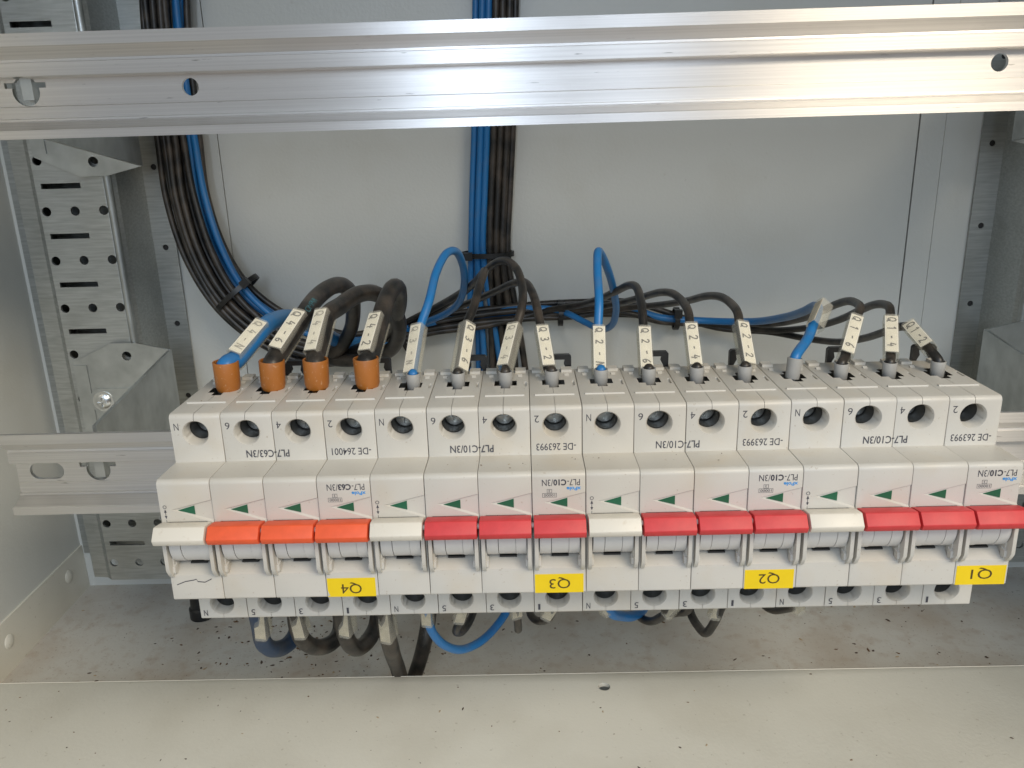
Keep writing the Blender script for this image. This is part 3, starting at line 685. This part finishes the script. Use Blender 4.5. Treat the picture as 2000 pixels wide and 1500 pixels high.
# Q1-N: its empty clear sleeve has slid up the wire
i = 12; r = 1.9; base = Vector(term(i)); root = empty('marked_wire', base)
tag(root, 'thin blue wire with blank clear sleeve slid up to its bend on breaker Q1', 'wire', G_top)
pts = [base+Vector((.12, .1, 1))*q for q in (1, 3.5, 6.8)] + pp((1578, 660, -4), (1592, 622, 5), (1598, 602, 16), (1590, 598, 28), (1570, 608, 46), (1530, 620, 84), (1470, 628, 118), (1390, 627, 138), (1290, 620, 142)) + along_bundle('Q1-N', 1290)
b = MB(); b.tube(catmull([p-base for p in pts], 8), r, 12); b.build('insulation', M_blue, root, 50)
b = MB(); b.lathe((0, 0, 0), (0.12, 0.1, 1), [(-5, 1.0), (-1.2, 1.5), (-1.0, 2.5), (6.4, 2.8), (6.6, 2.6), (6.6, 2.3), (4.5, 2.1)], 24); b.build('ferrule', M_ferrule, root, 40)
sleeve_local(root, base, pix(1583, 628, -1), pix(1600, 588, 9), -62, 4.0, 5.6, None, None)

# bundles on the back panel
def cable_run(base_path, offs, colour, r, label, group, sub=6):
    P, T, U, V = frames(base_path)
    pts = []
    up = Vector((0, 1, 0))
    for k in range(len(P)):
        side = T[k].cross(up).normalized()
        pts.append(P[k] + side*offs(k)[0] + up*offs(k)[1])
    base = pts[0]; root = tag(empty('cable', base), label, 'cable', group)
    b = MB(); b.tube(catmull([p-base for p in pts], sub), r, 10); b.build('insulation', M_blue if colour == 'blue' else M_black, root, 50)
    return root
CBP = pp((968, -60, 147), (966, 60, 147), (963, 250, 147), (958, 380, 147), (955, 495, 147), (955, 600, 149), (955, 690, 150), (955, 800, 150))
CB_blue = [(-9.6, -1), (-6.2, -3), (-3.0, -3.4), (-6.6, 2)]
for j, (o, y) in enumerate(CB_blue):
    spread = (lambda o, y, j: (lambda k: (-(o + (0 if k < 5 else (k-4)*[-1.2, 2.2, 5.5, 0.4][j]*0.8)) , y)))(o, y, j)
    cable_run(CBP, lambda k, s=spread: (-s(k)[0], s(k)[1]), 'blue', 1.75, 'blue cable in the vertical bundle behind breaker Q3', 'blue cables of the vertical bundle')
for j, (o, y) in enumerate(((0.6, -3.4), (4.0, -3.2), (7.4, -2.6), (10.2, -0.4), (1.8, 1.0), (6.4, 1.2))):
    spread = (lambda o, y, j: (lambda k: (o + (0 if k < 5 else (k-4)*[0.6, 2.0, 3.4, 4.6, 0.4, 2.8][j]), y)))(o, y, j)
    cable_run(CBP, spread, 'black', 1.8, 'black cable in the vertical bundle behind breaker Q3', 'black cables of the vertical bundle')

# cable ties
def tie(c, axis, ra, rb, label, head=True, wd=2.6):
    axis = axis.normalized(); u = axis.cross(Vector((0, 1, 0))).normalized(); v = Vector((0, 1, 0)) - axis*axis.y; v.normalize()
    root = tag(empty('cable_tie', c), label, 'cable tie', 'black cable ties on the wiring')
    b = MB(); n = 28; vs = []; fs = []
    for i in range(n):
        t = 2*math.pi*i/n; d = u*(ra*math.cos(t)) + v*(rb*math.sin(t)); o = d.normalized()
        for w_, h in ((-wd/2, 0), (wd/2, 0), (wd/2, 1.1), (-wd/2, 1.1)): vs.append(d + o*h + axis*w_)
    for i in range(n):
        j = (i+1) % n
        for k in range(4): fs.append((i*4+k, i*4+(k+1) % 4, j*4+(k+1) % 4, j*4+k))
    b.add(vs, fs); b.build('strap', M_tie, root, 40)
    if head:
        b = MB(); h = 2.3; ce = u*(ra*0.75) - v*(rb*0.75)
        q = [ce + u*a + axis*bb - v*cc for a in (-h, h) for bb in (-h*.9, h*.9) for cc in (0, 3)]
        b.add(q, [(0,1,3,2),(4,6,7,5),(0,4,5,1),(2,3,7,6),(0,2,6,4),(1,5,7,3)]); b.build('head', M_tie, root, 30)
tie(pix(464, 572, 131), pix(500, 612, 131)-pix(430, 535, 133), 13.5, 9.5, 'black cable tie on the curved bundle beside the lit strut')
tie(pix(952, 496, 146), Vector((0, 0, 1)), 13.4, 7.6, 'black cable tie round the vertical bundle')
tie(pix(1095, 611, 143), Vector((1, 0, -0.04)), 6.2, 6.5, 'black cable tie on the level run between Q3 and Q2')
tie(pix(1320, 622, 141), Vector((1, 0, -0.05)), 5.2, 5.5, 'black cable tie on the level run behind Q2-4')
tie(pix(790, 655, 139), Vector((1, 0, 0.35)), 9.5, 8.5, 'black cable tie on the level run behind Q4-2')

# lower wires, looping under the row
G_low = 'wires looping below the lower terminals'
def lowwire(i, colour, r, path, lab, sl=None, roll=0):
    mt = M_black if colour == 'black' else (M_bluedark if r > 3 else M_blue)
    t = (17.5*i + 8.9, TY+2, -39.5)
    s = None
    if sl:
        (ax, ay, ya), (bx, by, yb) = sl
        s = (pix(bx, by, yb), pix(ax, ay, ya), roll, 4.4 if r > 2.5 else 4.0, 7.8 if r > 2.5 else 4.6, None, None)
    base = Vector(t); root = tag(empty('looped_wire', base), lab, 'wire', G_low)
    pts = [base, base+Vector((0, 0, -6))] + pp(*path)
    b = MB(); b.tube(catmull([p-base for p in pts], 8), r, 12); b.build('insulation', mt, root, 50)
    if s:
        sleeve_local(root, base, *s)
lowwire(0, 'blue', 3.6, [(508, 1225, -9), (514, 1254, -5), (535, 1268, 4), (560, 1260, 14), (576, 1240, 22), (582, 1205, 28), (580, 1160, 32)], 'thick dark blue wire looping under the N pole of breaker Q4', ((504, 1196, -14), (509, 1248, -13)), -25)
lowwire(1, 'black', 3.6, [(580, 1222, -9), (596, 1254, -4), (625, 1264, 6), (652, 1252, 16), (664, 1230, 24), (664, 1170, 32)], 'thick black wire looping below breaker Q4 next to the dark blue loop', ((572, 1196, -14), (585, 1246, -13)), -30)
lowwire(2, 'black', 3.6, [(670, 1222, -9), (682, 1256, -4), (698, 1266, 4), (718, 1252, 14), (734, 1222, 24), (740, 1170, 32)], 'thick black wire looping below breaker Q4 next to the lowest hanging wire', ((668, 1192, -14), (672, 1242, -13)), -30)
lowwire(3, 'black', 3.6, [(752, 1215, -9), (762, 1260, -2), (775, 1300, 22), (797, 1350, 36), (815, 1305, 40), (830, 1250, 36), (838, 1200, 40), (840, 1140, 42)], 'thick black wire hanging lowest, under pole 1 of breaker Q4', ((746, 1190, -14), (753, 1254, -12)), -30)
lowwire(4, 'blue', 1.9, [(836, 1210, -11), (848, 1240, -7), (872, 1262, 0), (905, 1268, 10), (945, 1248, 22), (978, 1212, 32), (1004, 1170, 40)], 'thin blue wire in a wide loop under breaker Q3', ((830, 1180, -14), (833, 1222, -13)), -20)
lowwire(5, 'black', 1.7, [(905, 1200, -11), (894, 1222, -7), (891, 1234, 0), (902, 1234, 8), (916, 1216, 16), (926, 1190, 24), (930, 1160, 30)], 'thin black wire in a tight loop under pole 5 of breaker Q3', ((908, 1180, -14), (897, 1216, -13)), 20)
lowwire(6, 'black', 1.7, [(1010, 1205, -11), (1012, 1226, -6), (1012, 1228, 0), (1011, 1205, 10), (1010, 1160, 18)], 'thin black wire poking straight down under pole 3 of breaker Q3', ((1010, 1175, -14), (1011, 1206, -13)), 20)
lowwire(7, 'black', 1.7, [(1075, 1202, -11), (1056, 1213, -4), (1040, 1206, 6), (1034, 1190, 14), (1032, 1150, 22)], 'thin black wire curling under pole 1 of breaker Q3', ((1086, 1180, -14), (1066, 1209, -13)), 20)
lowwire(8, 'blue', 2.2, [(1192, 1194, -11), (1215, 1203, -4), (1238, 1202, 4), (1258, 1186, 14), (1268, 1150, 20)], 'thin blue wire dipping under the N pole of breaker Q2', ((1174, 1175, -14), (1190, 1197, -13)), 20)
lowwire(9, 'black', 1.8, [(1300, 1192, -12), (1286, 1208, -6), (1266, 1213, 4), (1248, 1202, 12), (1236, 1170, 20)], 'thin black wire in a shallow loop under pole 5 of breaker Q2', ((1318, 1178, -14), (1298, 1200, -13)), -20)
lowwire(10, 'black', 1.8, [(1345, 1188, -12), (1325, 1196, -4), (1304, 1194, 6), (1290, 1170, 14)], 'short black wire lying under pole 3 of breaker Q2')
lowwire(11, 'black', 1.9, [(1404, 1196, -12), (1396, 1214, -8), (1379, 1236, -2), (1364, 1224, 8), (1350, 1200, 16), (1342, 1165, 24)], 'thin black wire in a pointed loop under pole 1 of breaker Q2', ((1408, 1176, -14), (1397, 1208, -13)), 25)
lowwire(12, 'black', 1.7, [(1550, 1180, -12), (1530, 1190, -4), (1505, 1190, 6), (1484, 1175, 14)], 'thin black wire just showing under the N pole of breaker Q1', ((1556, 1165, -14), (1565, 1195, -13)), 30)

# ------------------------------------------------------------------ dirt
random.seed(5)
def grit(name, n, place, lo, hi, label):
    b = MB()
    for _ in range(n):
        x, y, z = place(); r = lo + (hi-lo)*random.random()**3
        b.cur = random.choice((0, 0, 0, 1, 1, 2)); a = random.uniform(0, 6.28); el = random.uniform(1, 2.6)
        ca, sa = math.cos(a), math.sin(a)
        q = []
        for j in range(5):
            t = 2*math.pi*j/5; rr = r*random.uniform(.6, 1.1); u, v = math.cos(t)*rr*el, math.sin(t)*rr
            q.append((x + u*ca - v*sa, y + u*sa + v*ca, z))
        b.add(q + [(x, y, z + r*random.uniform(.4, .9))], [(i, (i+1) % 5, 5) for i in range(5)] + [(4, 3, 2, 1, 0)])
    return tag(b.build(name, M_grit, None, 10), label, 'debris', kind='stuff')
def pf():
    k = random.random()
    if k < .68: return (random.gauss(5, 45), min(150, max(25, random.gauss(92, 24))), FLOOR+0.02)
    if k < .82: return (random.uniform(-150, 420), random.uniform(25, 150), FLOOR+0.02)
    return (random.gauss(330, 50), random.uniform(25, 150), FLOOR+0.02)
grit('floor_grit', 800, pf, 0.12, 1.0, 'dark grit and flakes scattered over the cabinet floor')
grit('ledge_grit', 170, lambda: (random.uniform(-120, 360), random.uniform(-70, 19), -115+0.02), 0.10, 0.55, 'fine specks of dirt on the pale front ledge')
grit('breaker_grit', 70, lambda: random.choice([(random.uniform(1, 279), random.uniform(-58, -46), 23.1), (random.uniform(1, 279), random.uniform(-42, -24), 39.9)]), 0.06, 0.28, 'tiny specks of dirt on the breaker tops')
b = MB(); b.lathe((-72, 118, FLOOR), (0, 0, 1), [(0, 7), (6, 7), (7, 6), (18, 5.4), (20, 4.5)], 24)
tag(b.build('floor_grommet', M_tie, None, 30), 'black rubber grommet on the floor by the foot of the lit strut', 'grommet')
